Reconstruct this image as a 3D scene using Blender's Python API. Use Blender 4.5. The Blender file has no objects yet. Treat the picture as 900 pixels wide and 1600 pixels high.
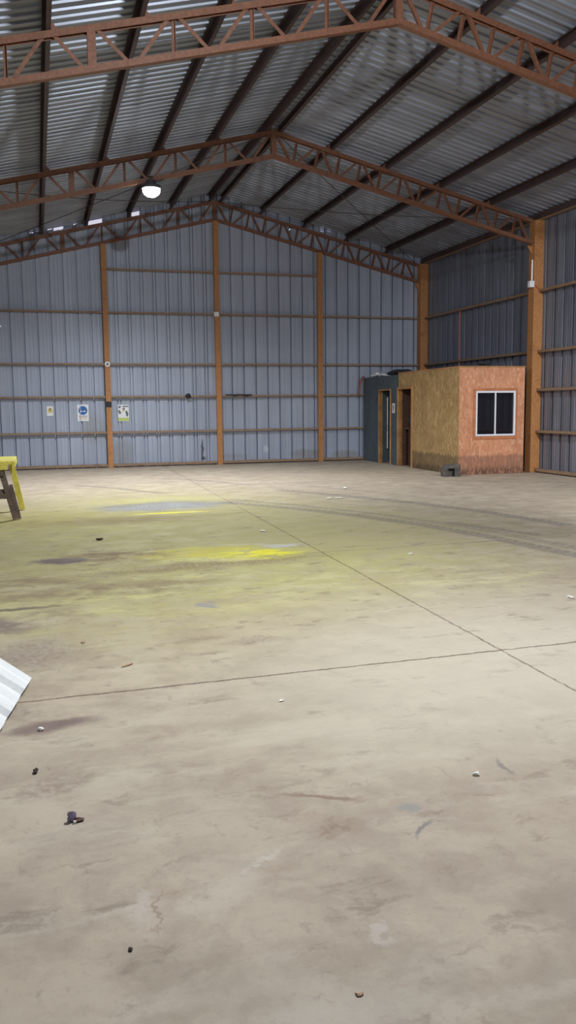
import bpy, math, random
from mathutils import Vector, Matrix
random.seed(7)
S = bpy.context.scene
C = S.collection
# ------------------------------------------------------------------ camera
H = 1.65
F_PX, YAW, PITCH, ROLL = 1331.44, 0.28314, 0.121696, -0.011569
cy, sy, cp, sp = math.cos(YAW), math.sin(YAW), math.cos(PITCH), math.sin(PITCH)
fw = Vector((sy*cp, cy*cp, -sp)); rt = Vector((cy, -sy, 0)); up = rt.cross(fw)
cr, sr = math.cos(ROLL), math.sin(ROLL)
rt2 = rt*cr + up*sr; up2 = up*cr - rt*sr
cam_d = bpy.data.cameras.new('camera'); cam = bpy.data.objects.new('camera', cam_d); C.objects.link(cam)
m = Matrix((rt2, up2, -fw)).transposed().to_4x4(); m.translation = Vector((0, 0, H)); cam.matrix_world = m
cam_d.sensor_fit = 'VERTICAL'; cam_d.sensor_height = 24.0; cam_d.sensor_width = 13.5
cam_d.lens = F_PX/1600*24.0; cam_d.clip_start = 0.05; cam_d.clip_end = 200
S.camera = cam
# ------------------------------------------------------------------ world, exposure
W = bpy.data.worlds.new('world'); S.world = W; W.use_nodes = True
W.node_tree.nodes['Background'].inputs[0].default_value = (0.62, 0.60, 0.70, 1)
W.node_tree.nodes['Background'].inputs[1].default_value = 1.0
S.view_settings.view_transform = 'Standard'; S.view_settings.look = 'None'
S.view_settings.gamma = 1.0; S.view_settings.use_curve_mapping = False
S.view_settings.exposure = 0.08
LAMP_W = (2700.0, 1600.0, 4500.0)  # power of the visible lamp, then the two unseen guessed ones
LAMP_CONE, LAMP_BLEND = 156.0, .85
LAMP_COL = (0.90, 0.96, 1.0)
LENS_E = 24.0
S.cycles.max_bounces = 10; S.cycles.diffuse_bounces = 8
# ------------------------------------------------------------------ building constants
XR = 5.165               # ridge line
SL = 0.2432              # roof slope
ZT = 7.60                # top of top chord at the ridge
DEP = 0.579              # truss depth
ZROOF = ZT+0.222       # underside of roof sheet at the ridge
HALF = 6.40              # truss half span to column face
XWR, XWL = XR+6.665, XR-6.71
YB = 25.05               # back wall sheet
YF = -8.0                # wall behind the camera
FR = [25.0, 18.56, 11.87, 5.25]
G = [1.007, 2.016, 2.936, 4.375, 5.566]

# ------------------------------------------------------------------ mesh helpers
class MB:
    def __init__(s): s.v = []; s.f = []; s.mi = []; s.cur = 0
    def add(s, vs, fs):
        n = len(s.v); s.v += [tuple(p) for p in vs]
        for f in fs: s.f.append(tuple(i+n for i in f)); s.mi.append(s.cur)
        return s
    def box(s, a, b):
        x0,y0,z0 = [min(p,q) for p,q in zip(a,b)]; x1,y1,z1 = [max(p,q) for p,q in zip(a,b)]
        return s.add([(x0,y0,z0),(x1,y0,z0),(x1,y1,z0),(x0,y1,z0),(x0,y0,z1),(x1,y0,z1),(x1,y1,z1),(x0,y1,z1)],
            [(0,3,2,1),(4,5,6,7),(0,1,5,4),(1,2,6,5),(2,3,7,6),(3,0,4,7)])
    def extr(s, prof, p0, p1, upv=(0,0,1)):
        """closed profile (a = sideways, b = up) swept from p0 to p1"""
        p0 = Vector(p0); p1 = Vector(p1); d = (p1-p0).normalized(); u = Vector(upv)
        a = d.cross(u).normalized(); b = a.cross(d).normalized(); n = len(prof)
        vs = [p+a*q[0]+b*q[1] for p in (p0, p1) for q in prof]
        fs = [tuple(range(n))[::-1], tuple(range(n, 2*n))]
        fs += [(i, (i+1) % n, n+(i+1) % n, n+i) for i in range(n)]
        return s.add(vs, fs)
    def bar(s, p0, p1, w, h, upv=(0,0,1)):
        w /= 2; h /= 2
        return s.extr([(-w,-h),(w,-h),(w,h),(-w,h)], p0, p1, upv)
    def tube(s, path, r, n=8, closed=False):
        path = [Vector(p) for p in path]; vs = []; fs = []; m = len(path); ref = None
        for i, p in enumerate(path):
            d = (path[min(i+1,m-1)]-path[max(i-1,0)]).normalized()
            if ref is None: ref = Vector((0,0,1)) if abs(d.z) < .9 else Vector((1,0,0))
            a = d.cross(ref).normalized(); b = a.cross(d).normalized(); ref = b
            rr = r[i] if isinstance(r, (list,tuple)) else r
            for k in range(n):
                t = 2*math.pi*k/n; vs.append(p+a*math.cos(t)*rr+b*math.sin(t)*rr)
        for i in range(m-1):
            for k in range(n): fs.append((i*n+k, i*n+(k+1)%n, (i+1)*n+(k+1)%n, (i+1)*n+k))
        fs.append(tuple(range(n))[::-1]); fs.append(tuple(range((m-1)*n, m*n)))
        return s.add(vs, fs)
    def lathe(s, prof, c=(0,0,0), n=24):
        """prof: list of (radius, z)"""
        vs = []; fs = []
        for r, z in prof:
            for k in range(n):
                t = 2*math.pi*k/n; vs.append((c[0]+r*math.cos(t), c[1]+r*math.sin(t), c[2]+z))
        for i in range(len(prof)-1):
            for k in range(n): fs.append((i*n+k, i*n+(k+1)%n, (i+1)*n+(k+1)%n, (i+1)*n+k))
        fs.append(tuple(range(n))[::-1]); fs.append(tuple(range((len(prof)-1)*n, len(prof)*n)))
        return s.add(vs, fs)
    def lump(s, c, sx, sy_, sz, seed, rough=.35, n=7, mrings=5):
        rnd = random.Random(seed); vs = []; fs = []
        for i in range(mrings+1):
            ph = math.pi*i/mrings
            for k in range(n):
                t = 2*math.pi*k/n; q = 1+rnd.uniform(-rough, rough)
                if i in (0, mrings): q = 1
                vs.append((c[0]+sx*q*math.sin(ph)*math.cos(t), c[1]+sy_*q*math.sin(ph)*math.sin(t), max(c[2]-sz*.97, c[2]-sz*q*math.cos(ph))))
        for i in range(mrings):
            for k in range(n): fs.append((i*n+k, i*n+(k+1)%n, (i+1)*n+(k+1)%n, (i+1)*n+k))
        return s.add(vs, fs)
    def build(s, name, mat, parent=None, smooth=False):
        me = bpy.data.meshes.new(name); me.from_pydata(s.v, [], s.f); me.update()
        mats = mat if isinstance(mat, (list, tuple)) else [mat]
        for k in mats: me.materials.append(k)
        for p, i in zip(me.polygons, s.mi): p.material_index = i; p.use_smooth = smooth
        o = bpy.data.objects.new(name, me); C.objects.link(o)
        if parent: o.parent = parent
        return o
def bevel(o, w=.006, seg=2):
    b = o.modifiers.new('bevel', 'BEVEL'); b.width = w; b.segments = seg; b.limit_method = 'ANGLE'; return o
def tag(o, label, cat, group=None):
    o['label'] = label; o['category'] = cat
    if group: o['group'] = group
    return o
def thing(name, label, cat, loc=(0,0,0), rz=0, group=None):
    o = bpy.data.objects.new(name, None); C.objects.link(o); o.empty_display_size = .2
    o.location = loc; o.rotation_euler = (0,0,rz); return tag(o, label, cat, group)
def struct(o): o['kind'] = 'structure'; return o
def clone(root, loc, label):
    r = root.copy(); C.objects.link(r); r.location = loc; r['label'] = label
    for ch in list(root.children):
        c = ch.copy(); C.objects.link(c); c.parent = r
        for g in list(ch.children):
            d = g.copy(); C.objects.link(d); d.parent = c
    return r

# ------------------------------------------------------------------ material helpers
class NT:
    def __init__(s, name):
        s.m = bpy.data.materials.new(name); s.m.use_nodes = True; s.t = s.m.node_tree
        s.b = s.t.nodes['Principled BSDF']; s.pos = s.n('ShaderNodeNewGeometry').outputs['Position']
    def n(s, ty, **kw):
        o = s.t.nodes.new(ty)
        for k, v in kw.items(): setattr(o, k, v)
        return o
    def set(s, sock, v):
        if hasattr(v, 'is_linked') or isinstance(v, bpy.types.NodeSocket): s.t.links.new(v, sock)
        else: sock.default_value = v
    def math(s, op, a, b=None, c=None, clamp=False):
        o = s.n('ShaderNodeMath', operation=op, use_clamp=clamp); s.set(o.inputs[0], a)
        if b is not None: s.set(o.inputs[1], b)
        if c is not None: s.set(o.inputs[2], c)
        return o.outputs[0]
    def vmath(s, op, a, b=None, scale=None):
        o = s.n('ShaderNodeVectorMath', operation=op); s.set(o.inputs[0], a)
        if b is not None: s.set(o.inputs[1], b)
        if scale is not None: s.set(o.inputs['Scale'], scale)
        return o.outputs['Value'] if op in ('LENGTH','DOT_PRODUCT') else o.outputs[0]
    def scale(s, vec, sc): return s.vmath('MULTIPLY', vec, tuple(sc))
    def noise(s, vec, sc, det=4, rough=.55, col=False, dist=0):
        o = s.n('ShaderNodeTexNoise'); s.set(o.inputs['Vector'], vec); o.inputs['Scale'].default_value = sc
        o.inputs['Detail'].default_value = det; o.inputs['Roughness'].default_value = rough; o.inputs['Distortion'].default_value = dist
        return o.outputs['Color' if col else 'Fac']
    def rng(s, v, a, b, c=0., d=1., smooth=True):
        o = s.n('ShaderNodeMapRange', interpolation_type='SMOOTHSTEP' if smooth else 'LINEAR')
        s.set(o.inputs['Value'], v)
        for k, x in zip(('From Min','From Max','To Min','To Max'), (a,b,c,d)): o.inputs[k].default_value = x
        return o.outputs[0]
    def mix(s, fac, a, b, mode='MIX'):
        o = s.n('ShaderNodeMix', data_type='RGBA', blend_type=mode); s.set(o.inputs[0], fac)
        for k, v in ((6,a),(7,b)): s.set(o.inputs[k], v if not isinstance(v, tuple) or len(v) == 4 else (*v, 1))
        return o.outputs[2]
    def out(s, base=None, rough=None, metal=None, bump=None, dist=.01, strength=.5, spec=None):
        if base is not None: s.set(s.b.inputs['Base Color'], base if not isinstance(base, tuple) or len(base) == 4 else (*base, 1))
        if rough is not None: s.set(s.b.inputs['Roughness'], rough)
        if metal is not None: s.set(s.b.inputs['Metallic'], metal)
        if spec is not None: s.b.inputs['Specular IOR Level'].default_value = spec
        if bump is not None:
            o = s.n('ShaderNodeBump'); o.inputs['Strength'].default_value = strength; o.inputs['Distance'].default_value = dist
            s.set(o.inputs['Height'], bump); s.set(s.b.inputs['Normal'], o.outputs[0])
        return s.m
def paint(name, col, rough=.5, metal=0., var=.25, sc=6., spec=None, bump=True):
    n = NT(name); a = n.noise(n.pos, sc, 5); b = n.noise(n.pos, sc*7, 3)
    f = n.math('MULTIPLY', n.math('ADD', a, b), .5)
    dark = tuple(c*(1-var) for c in col); lite = tuple(min(1, c*(1+var)) for c in col)
    return n.out(n.mix(n.rng(f, .35, .65), dark, lite), rough, metal, b if bump else None, .004, .3, spec)
WALL_MARKS = [(4.66,.42,.045,.40,(.07,.065,.075),.85), (4.69,.17,.07,.07,(.06,.05,.055),.8), (6.62,.42,.09,.12,(.62,.65,.70),.6), (2.3,.4,.35,.5,(.27,.26,.26),.5),
    (1.55,1.1,.4,.5,(.30,.29,.28),.45), (7.9,.25,.6,.16,(.27,.26,.25),.6), (9.2,.2,.5,.15,(.27,.26,.25),.6), (5.6,.22,.5,.10,(.30,.29,.30),.5)]
def galv(name, col, streak, rough, metal, var=.2, marks=()):
    n = NT(name)
    st = n.noise(n.scale(n.pos, streak), 1.0, 5, .6)
    sp_ = n.noise(n.pos, 38, 2)
    pat = n.noise(n.pos, .9, 4)
    f = n.math('ADD', n.math('MULTIPLY', st, .6), n.math('ADD', n.math('MULTIPLY', sp_, .15), n.math('MULTIPLY', pat, .25)))
    dk = tuple(c*(1-var) for c in col); lt = tuple(c*(1+var) for c in col)
    c = n.mix(n.rng(f, .35, .65), dk, lt)
    for x_, z_, rx, rz_, mc, am in marks:      # smudges and mud splashes on the sheets
        o = n.n('ShaderNodeMapping', vector_type='TEXTURE')
        n.set(o.inputs[0], n.vmath('ADD', n.pos, n.vmath('SCALE', n.vmath('SUBTRACT', n.noise(n.pos, 6, 4, col=True), (.5,.5,.5)), scale=.12)))
        o.inputs['Location'].default_value = (x_,0,z_); o.inputs['Scale'].default_value = (rx,1e3,rz_)
        c = n.mix(n.rng(n.vmath('LENGTH', o.outputs[0]), .5, 1.15, am, 0), c, mc)
    return n.out(c, n.rng(st, .3, .7, rough-.08, rough+.08), metal, sp_, .002, .12)
def rust_paint(name, col, rust, rough=.55):
    n = NT(name); a = n.noise(n.pos, 3.5, 6, .65); b = n.noise(n.pos, 24, 4)
    c = n.mix(n.rng(b, .3, .7), tuple(k*.82 for k in col), tuple(k*1.15 for k in col))
    c = n.mix(n.rng(a, .55, .68, 0, .7), c, rust)
    return n.out(c, rough, 0., b, .003, .3)
def flat(name, col, rough=.5, metal=0., spec=None):
    return NT(name).out(col, rough, metal, spec=spec)
def emit(name, col, e):
    n = NT(name); n.b.inputs['Base Color'].default_value = (*col, 1); n.b.inputs['Emission Color'].default_value = (*col, 1)
    n.b.inputs['Emission Strength'].default_value = e; return n.m
def osb(name, c0, c1, c2, grime_col):
    n = NT(name)
    ob = n.n('ShaderNodeTexCoord').outputs['Object']
    v = n.n('ShaderNodeTexVoronoi'); v.inputs['Scale'].default_value = 1.0; v.inputs['Randomness'].default_value = 1
    n.set(v.inputs['Vector'], n.vmath('ADD', n.scale(ob, (26,26,9)), n.vmath('SCALE', n.noise(ob, 6, 3, col=True), scale=3.0)))
    sepc = n.n('ShaderNodeSeparateColor'); n.set(sepc.inputs[0], v.outputs['Color'])
    c = n.mix(n.rng(sepc.outputs[0], .1, .9, smooth=False), c0, c1)
    c = n.mix(n.rng(sepc.outputs[1], .72, .95, 0, .8), c, c2)
    big = n.noise(ob, 2.2, 4)
    c = n.mix(n.rng(big, .4, .75, 0, .4), c, tuple(k*.65 for k in c0))
    # dark scuffs
    sc = n.noise(ob, 7, 5, .7); c = n.mix(n.rng(sc, .66, .74, 0, .7), c, tuple(k*.35 for k in c0))
    # splash band at the foot of the panel
    sep = n.n('ShaderNodeSeparateXYZ'); n.set(sep.inputs[0], ob)
    edge = n.math('ADD', sep.outputs[2], n.math('MULTIPLY', n.noise(n.scale(ob, (5,5,2)), 1, 5, .7), .25))
    g = n.math('MULTIPLY', n.rng(edge, .54, .62, .72, 0), n.rng(n.noise(n.scale(ob, (14,14,5)), 1, 4), .25, .6, .45, 1))
    c = n.mix(g, c, grime_col)
    g2 = n.math('MULTIPLY', n.rng(edge, .2, .36, .8, 0), n.rng(n.noise(n.scale(ob, (18,18,9)), 1, 4), .35, .55))
    c = n.mix(g2, c, tuple(k*.4 for k in grime_col))
    return n.out(c, .7, 0., sepc.outputs[0], .004, .3)

M = {}
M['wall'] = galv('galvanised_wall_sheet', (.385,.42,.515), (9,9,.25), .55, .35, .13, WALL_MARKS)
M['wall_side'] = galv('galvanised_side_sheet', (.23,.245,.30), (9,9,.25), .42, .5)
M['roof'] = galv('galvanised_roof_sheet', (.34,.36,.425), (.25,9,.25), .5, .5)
M['truss'] = rust_paint('red_oxide_truss_paint', (.215,.088,.048), (.15,.058,.03))
M['purlin'] = rust_paint('shaded_oxide_purlin_paint', (.06,.033,.031), (.04,.022,.02))  # oxide darkened, shade under the roof put into the colour
M['post'] = rust_paint('ochre_oxide_post_paint', (.46,.20,.068), (.32,.125,.045))
M['girt'] = rust_paint('brown_oxide_girt_paint', (.29,.185,.115), (.18,.09,.05))
M['osb'] = osb('strand_board', (.32,.19,.072), (.45,.285,.115), (.54,.37,.18), (.10,.07,.038))
M['osb_red'] = osb('orange_strand_board', (.60,.245,.125), (.72,.33,.18), (.78,.44,.27), (.25,.12,.08))  # front board, redder and brighter than the side board
M['wood'] = paint('raw_timber', (.42,.21,.075), .65, var=.3, sc=4)
M['wood_red'] = paint('orange_timber', (.52,.19,.08), .65, var=.25)
M['old_wood'] = paint('weathered_timber', (.17,.125,.10), .8, var=.4, sc=5)
M['yellow'] = paint('yellow_dusted_timber', (.74,.64,.12), .7, var=.22, sc=5)
M['grey_board'] = paint('slate_grey_painted_board', (.075,.098,.115), .6, var=.2, sc=2)
M['dark_in'] = paint('dark_interior_board', (.10,.045,.028), .8)
M['dark'] = paint('black_rubber', (.015,.015,.018), .6)
M['white'] = flat('white_plastic', (.82,.82,.84), .4)
M['alu'] = flat('white_aluminium', (.84,.84,.90), .35)
M['glass'] = flat('dark_window_glass', (.012,.011,.016), .06, 0., .6)
M['white_sheet'] = paint('white_coated_sheet', (.83,.83,.82), .35, var=.04, bump=False)
M['red_pipe'] = flat('red_brown_conduit', (.36,.09,.06), .5)
M['orange_pipe'] = flat('orange_conduit', (.45,.12,.04), .5)
M['block'] = paint('grimy_grey_concrete', (.095,.085,.075), .9, var=.4, sc=8)
M['steel'] = paint('bare_steel_rod', (.07,.055,.05), .6)
M['alu_dark'] = paint('cast_lamp_housing', (.09,.09,.10), .5)
M['lens'] = emit('lit_lamp_lens', (.92,.96,1.0), LENS_E)
M['blue'] = flat('sign_blue', (.02,.13,.42), .4)
M['sgrey'] = flat('sign_grey_print', (.13,.15,.17), .5)
M['syel'] = flat('sign_yellow_print', (.62,.50,.10), .5)
M['sgrn'] = flat('sign_lime_print', (.50,.62,.16), .5)
M['sred'] = flat('sign_tan_print', (.62,.40,.22), .5)
M['black'] = flat('black_print', (.012,.012,.014), .5)
M['sack'] = paint('dark_cloth', (.03,.032,.04), .9)

# ------------------------------------------------------------------ floor
def floor_material():
    n = NT('stained_concrete_floor'); P = n.pos
    warp = n.vmath('ADD', P, n.vmath('SCALE', n.vmath('SUBTRACT', n.noise(P, 1.6, 6, .65, col=True), (.5,.5,.5)), scale=.75))
    warp2 = n.vmath('ADD', P, n.vmath('SCALE', n.vmath('SUBTRACT', n.noise(P, 5, 5, .6, col=True), (.5,.5,.5)), scale=.18))
    big = n.noise(P, .55, 6, .6); mid = n.noise(warp2, 2.4, 8, .65); fine = n.noise(P, 26, 6, .7); grit = n.noise(P, 90, 3)
    streak = n.noise(n.scale(warp2, (.5,1.8,1)), 1.6, 6, .65)
    c = n.mix(n.rng(big, .35, .65), (.42,.34,.255), (.495,.412,.31))
    c = n.mix(n.rng(mid, .36, .66, 0, .75), c, (.33,.262,.20))
    c = n.mix(n.rng(streak, .5, .72, 0, .5), c, (.56,.49,.395))
    c = n.mix(n.rng(fine, .52, .74, 0, .32), c, (.25,.19,.14))
    c = n.mix(n.rng(grit, .66, .8, 0, .35), c, (.2,.16,.12))
    def ell(cx, cy_, rx, ry, rot=0, w=None):
        o = n.n('ShaderNodeMapping', vector_type='TEXTURE')
        q = n.n('ShaderNodeVectorMath', operation='MULTIPLY_ADD'); n.set(q.inputs[0], c); q.inputs[1].default_value = (1e-9,)*3; n.set(q.inputs[2], w or warp)
        n.set(o.inputs[0], q.outputs[0])          # chained on the running colour so the shader stays small
        o.inputs['Location'].default_value = (cx,cy_,0); o.inputs['Rotation'].default_value = (0,0,rot); o.inputs['Scale'].default_value = (rx,ry,1e3)
        return o.outputs[0]
    def blob(cx, cy_, rx, ry, col, amt, rot=0, soft=.55, tex=None, w=None):
        nonlocal c
        k = n.rng(n.vmath('LENGTH', ell(cx,cy_,rx,ry,rot,w)), 1-soft, 1+soft*.4, amt, 0)
        if tex is not None: k = n.math('MULTIPLY', k, tex)
        c = n.mix(k, c, col)
    patchy = n.rng(mid, .38, .6); patchy2 = n.rng(streak, .4, .6); fin = n.rng(fine, .4, .6, .35, 1)
    # broad yellow-green dust over the middle of the floor
    blob(1.6, 11.6, 3.9, 6.2, (.46,.405,.125), .78, 0, .95)
    blob(3.6, 10.6, 3.4, 3.6, (.45,.40,.18), .55, 0, .95, patchy)
    blob(.9, 7.6, 2.2, 1.8, (.45,.40,.16), .5, 0, .95, patchy2)
    blob(.6, 9.2, 2.4, 2.6, (.40,.35,.13), .5, 0, .9, patchy2)
    blob(2.7, 8.6, 2.0, 1.5, (.56,.52,.20), .55, 0, .9, patchy)
    blob(.3, 13.3, 2.6, 1.5, (.42,.36,.10), .6, 0, .9)
    blob(.8, 8.0, 2.3, 1.7, (.62,.57,.24), .7, .1, .8, n.rng(n.noise(n.scale(warp2, (1,2.2,1)), 1.3, 7, .68), .5, .62))
    blob(3.2, 7.6, 2.6, 1.3, (.60,.55,.30), .6, -.1, .8, n.rng(n.noise(n.scale(warp2, (1.2,2,1)), 1.5, 7, .68), .48, .62))
    blob(.4, 12.0, 1.8, 1.2, (.56,.52,.15), .7, 0, .8, n.rng(n.noise(n.scale(warp2, (.8,2,1)), 1.7, 7, .68), .5, .62))
    blob(3.6, 5.0, 2.4, 2.0, (.60,.53,.43), .5, 0, .95)  # pinkish-white pool under the near lamp, its light put into the colour
    blob(.4, 9.0, 1.6, 2.2, (.25,.18,.10), .75, 0, .8, n.rng(n.noise(n.scale(warp2, (1.3,3,1)), 2.1, 8, .72), .54, .62))
    # brown tracked-in dirt rings
    blob(.85, 9.7, .8, .55, (.24,.16,.085), .9, 0, .7, patchy)
    blob(1.7, 8.85, 1.6, .28, (.24,.165,.085), .95, .12, .7, fin)
    blob(1.25, 12.9, 1.6, .5, (.29,.215,.07), .85, 0, .8)
    blob(.55, 7.9, 1.3, .35, (.26,.19,.11), .85, .05, .8, patchy)
    blob(-.2, 8.3, .9, .6, (.25,.18,.11), .85, 0, .8, patchy2)
    # bright yellow pigment
    blob(1.85, 9.45, 1.0, .62, (.70,.60,.05), .75, .05, .8, patchy2)
    blob(2.35, 9.35, .62, .36, (.86,.78,.02), .95, .1, .7, n.rng(n.noise(n.scale(warp2, (1.5,3,1)), 2.0, 7, .7), .42, .52))
    blob(1.75, 9.1, .6, .2, (.74,.69,.30), .8, 0, .8, fin)
    blob(1.5, 9.95, .35, .14, (.74,.66,.04), .8, 0, .8, patchy)
    blob(2.0, 13.55, .75, .12, (.82,.74,.06), .9, 0, .6, None, warp2)
    blob(2.0, 15.6, 1.5, .5, (.60,.57,.12), .6, 0, .9, patchy)
    # blue-grey powder
    blob(2.0, 14.6, 1.22, .68, (.235,.225,.205), .95, .06, .5)
    blob(2.1, 14.5, .95, .6, (.47,.465,.45), .8, .06, .6, n.rng(fine, .42, .58))
    blob(1.25, 14.35, .45, .3, (.37,.365,.35), .8, 0, .7, n.rng(fine, .42, .58))
    blob(2.78, 9.85, .3, .16, (.62,.62,.60), .85, .1, .7, fin)
    blob(2.45, 10.0, .5, .1, (.6,.6,.55), .5, 0, .8, fin)
    # dark purplish-brown stains on the left
    blob(2.9, 14.6, .5, .22, (.27,.265,.255), .8, .1, .6, fin)
    # soot and scuff marks
    sm = n.noise(n.scale(warp2, (1.1,2.6,1)), 2.2, 7, .7); k_ = n.rng(sm, .55, .67, 0, .55); c = n.mix(k_, c, (.21,.155,.11))
    sm2 = n.noise(n.scale(warp2, (2.6,1.2,1)), 3.3, 7, .72); c = n.mix(n.rng(sm2, .58, .70, 0, .45), c, (.24,.18,.13))
    blob(.22, 9.55, .3, .26, (.15,.105,.10), .92, 0, .4)
    blob(-.35, 6.9, .62, .34, (.2,.145,.125), .8, .2, .7, patchy)
    blob(-.1, 5.95, .42, .4, (.24,.18,.155), .8, 0, .7, fin)
    blob(-.3, 7.35, .45, .06, (.12,.09,.08), .8, .05, .6, None, warp2)
    blob(.02, 4.5, .26, .09, (.17,.115,.10), .9, .15, .5, None, warp2)
    blob(-.25, 4.8, .25, .25, (.25,.2,.16), .6, 0, .8, fin)
    blob(1.35, 6.95, .12, .1, (.27,.26,.27), .7, 0, .5)
    blob(1.45, 5.75, .3, .14, (.27,.2,.14), .7, 0, .7, fin)
    blob(1.05, 5.95, .2, .1, (.27,.2,.14), .6, 0, .7, fin)
    # foreground stains and scuffs
    blob(1.02, 3.05, .13, .12, (.27,.18,.13), .75, .3, .7, fin)
    blob(1.08, 3.3, .2, .025, (.22,.14,.10), .8, -.5, .6, None, warp2)
    blob(1.42, 3.13, .055, .05, (.28,.27,.25), .75, 0, .3)
    blob(1.38, 2.9, .1, .012, (.2,.18,.17), .85, .75, .5, None, warp2)
    blob(1.99, 3.33, .02, .085, (.2,.17,.16), .85, -.15, .4, None, warp2)
    blob(.72, 2.92, .09, .035, (.58,.54,.47), .7, .1, .6, fin)
    blob(.23, 2.72, .022, .14, (.54,.47,.40), .65, -.1, .6)
    blob(.30, 2.68, .012, .2, (.27,.18,.12), .6, -.15, .7)
    blob(.5, 2.75, .35, .18, (.34,.25,.17), .55, 0, .9, patchy)
    blob(1.0, 2.36, .035, .06, (.53,.46,.40), .6, .3, .5)
    blob(1.55, 2.3, .5, .35, (.33,.26,.2), .5, .2, .9, patchy)
    blob(.7, 2.1, .5, .2, (.42,.37,.31), .5, 0, .9, patchy2)
    blob(.8, 3.9, 1.6, .7, (.53,.465,.35), .5, 0, .9, patchy2)
    blob(2.4, 4.6, 1.5, 1.3, (.56,.50,.395), .45, 0, .9)
    blob(-.05, 3.75, .2, .1, (.27,.2,.15), .7, 0, .7, fin)
    # tyre tracks
    sepP = n.n('ShaderNodeSeparateXYZ')
    def strip(a, b, wd, col, amt, tread=True):
        nonlocal c
        dx, dy = b[0]-a[0], b[1]-a[1]; L = math.hypot(dx,dy)/2; 
        e = ell((a[0]+b[0])/2, (a[1]+b[1])/2, 1, 1, math.atan2(dy,dx), warp3)
        q = n.n('ShaderNodeSeparateXYZ'); n.set(q.inputs[0], e)
        k = n.math('MULTIPLY', n.rng(n.math('ABSOLUTE', q.outputs[0]), L-.05, L+.06, 1, 0), n.rng(n.math('ABSOLUTE', q.outputs[1]), wd*.6, wd, 1, 0))
        if tread:
            t = n.math('SINE', n.math('ADD', n.math('MULTIPLY', q.outputs[0], 44), n.math('MULTIPLY', n.math('ABSOLUTE', q.outputs[1]), 30)))
            k = n.math('MULTIPLY', k, n.rng(t, -.7, .5, .6, 1))
            k = n.math('MULTIPLY', k, n.rng(fine, .38, .56, .3, 1))
        c = n.mix(n.math('MULTIPLY', k, amt), c, col)
    warp3 = n.vmath('ADD', P, n.vmath('SCALE', n.vmath('SUBTRACT', n.noise(P, 1.1, 2, .5, col=True), (.5,.5,.5)), scale=.12))
    for path, wd, amt in (
        ([(4.6,16.6),(5.25,15.4),(5.61,14.62),(6.18,13.36),(6.66,11.81),(6.95,10.1)], .17, .8),
        ([(3.05,14.75),(3.94,13.54),(4.64,12.09),(5.09,10.99),(5.39,9.7),(5.66,7.9)], .17, .8),
        ([(3.3,15.1),(4.15,13.9),(4.95,12.3),(5.4,11.0),(5.75,9.6),(5.98,8.0)], .13, .55),
        ([(5.55,10.95),(5.83,10.15),(6.08,9.4)], .11, .85),
        ([(.77,19.4),(1.63,18.07),(2.32,16.76)], .13, .8),
        ([(2.85,20.5),(3.75,19.17),(4.4,17.83)], .1, .75),
        ([(5.3,17.4),(6.4,15.0),(7.3,12.6)], .12, .3)):
        for a, b in zip(path, path[1:]): strip(a, b, wd, (.19,.165,.15), amt)
    # slab joints and faint cracks
    warp4 = n.vmath('ADD', P, n.vmath('SCALE', n.vmath('SUBTRACT', n.noise(P, 9, 5, .7, col=True), (.5,.5,.5)), scale=.05))
    n.set(sepP.inputs[0], warp4)
    X, Y = sepP.outputs[0], sepP.outputs[1]
    def jointline(e, w, amt, col=(.10,.055,.035)):
        nonlocal c
        k = n.math('MULTIPLY', n.rng(n.math('ABSOLUTE', e), w*.5, w*1.5, amt, 0), n.rng(mid, .3, .5, .6, 1)); c = n.mix(k, c, col); return k
    jx = n.math('SUBTRACT', X, n.math('MULTIPLY_ADD', Y, .027, 2.815))
    j1 = jointline(jx, .008, .68)
    j2 = jointline(n.math('SUBTRACT', Y, n.math('MULTIPLY_ADD', X, .022, 4.937)), .010, .8)
    jointline(n.math('SUBTRACT', Y, n.math('MULTIPLY_ADD', X, .02, 9.1)), .016, .28)
    jointline(n.math('SUBTRACT', Y, n.math('MULTIPLY_ADD', X, .02, 13.4)), .02, .25)
    jointline(n.math('SUBTRACT', X, n.math('MULTIPLY_ADD', Y, .02, 7.1)), .012, .3)
    bump = n.math('SUBTRACT', n.math('ADD', n.math('MULTIPLY', mid, .5), n.math('MULTIPLY', fine, .35)), n.math('MAXIMUM', j1, j2))
    return n.out(c, n.rng(mid, .3, .7, .62, .85), 0., bump, .006, .5, .35)
fl = MB(); fl.box((XWL-.6, YF-.6, -.2), (XWR+.6, YB+.6, 0)); struct(fl.build('floor', floor_material()))

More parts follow.
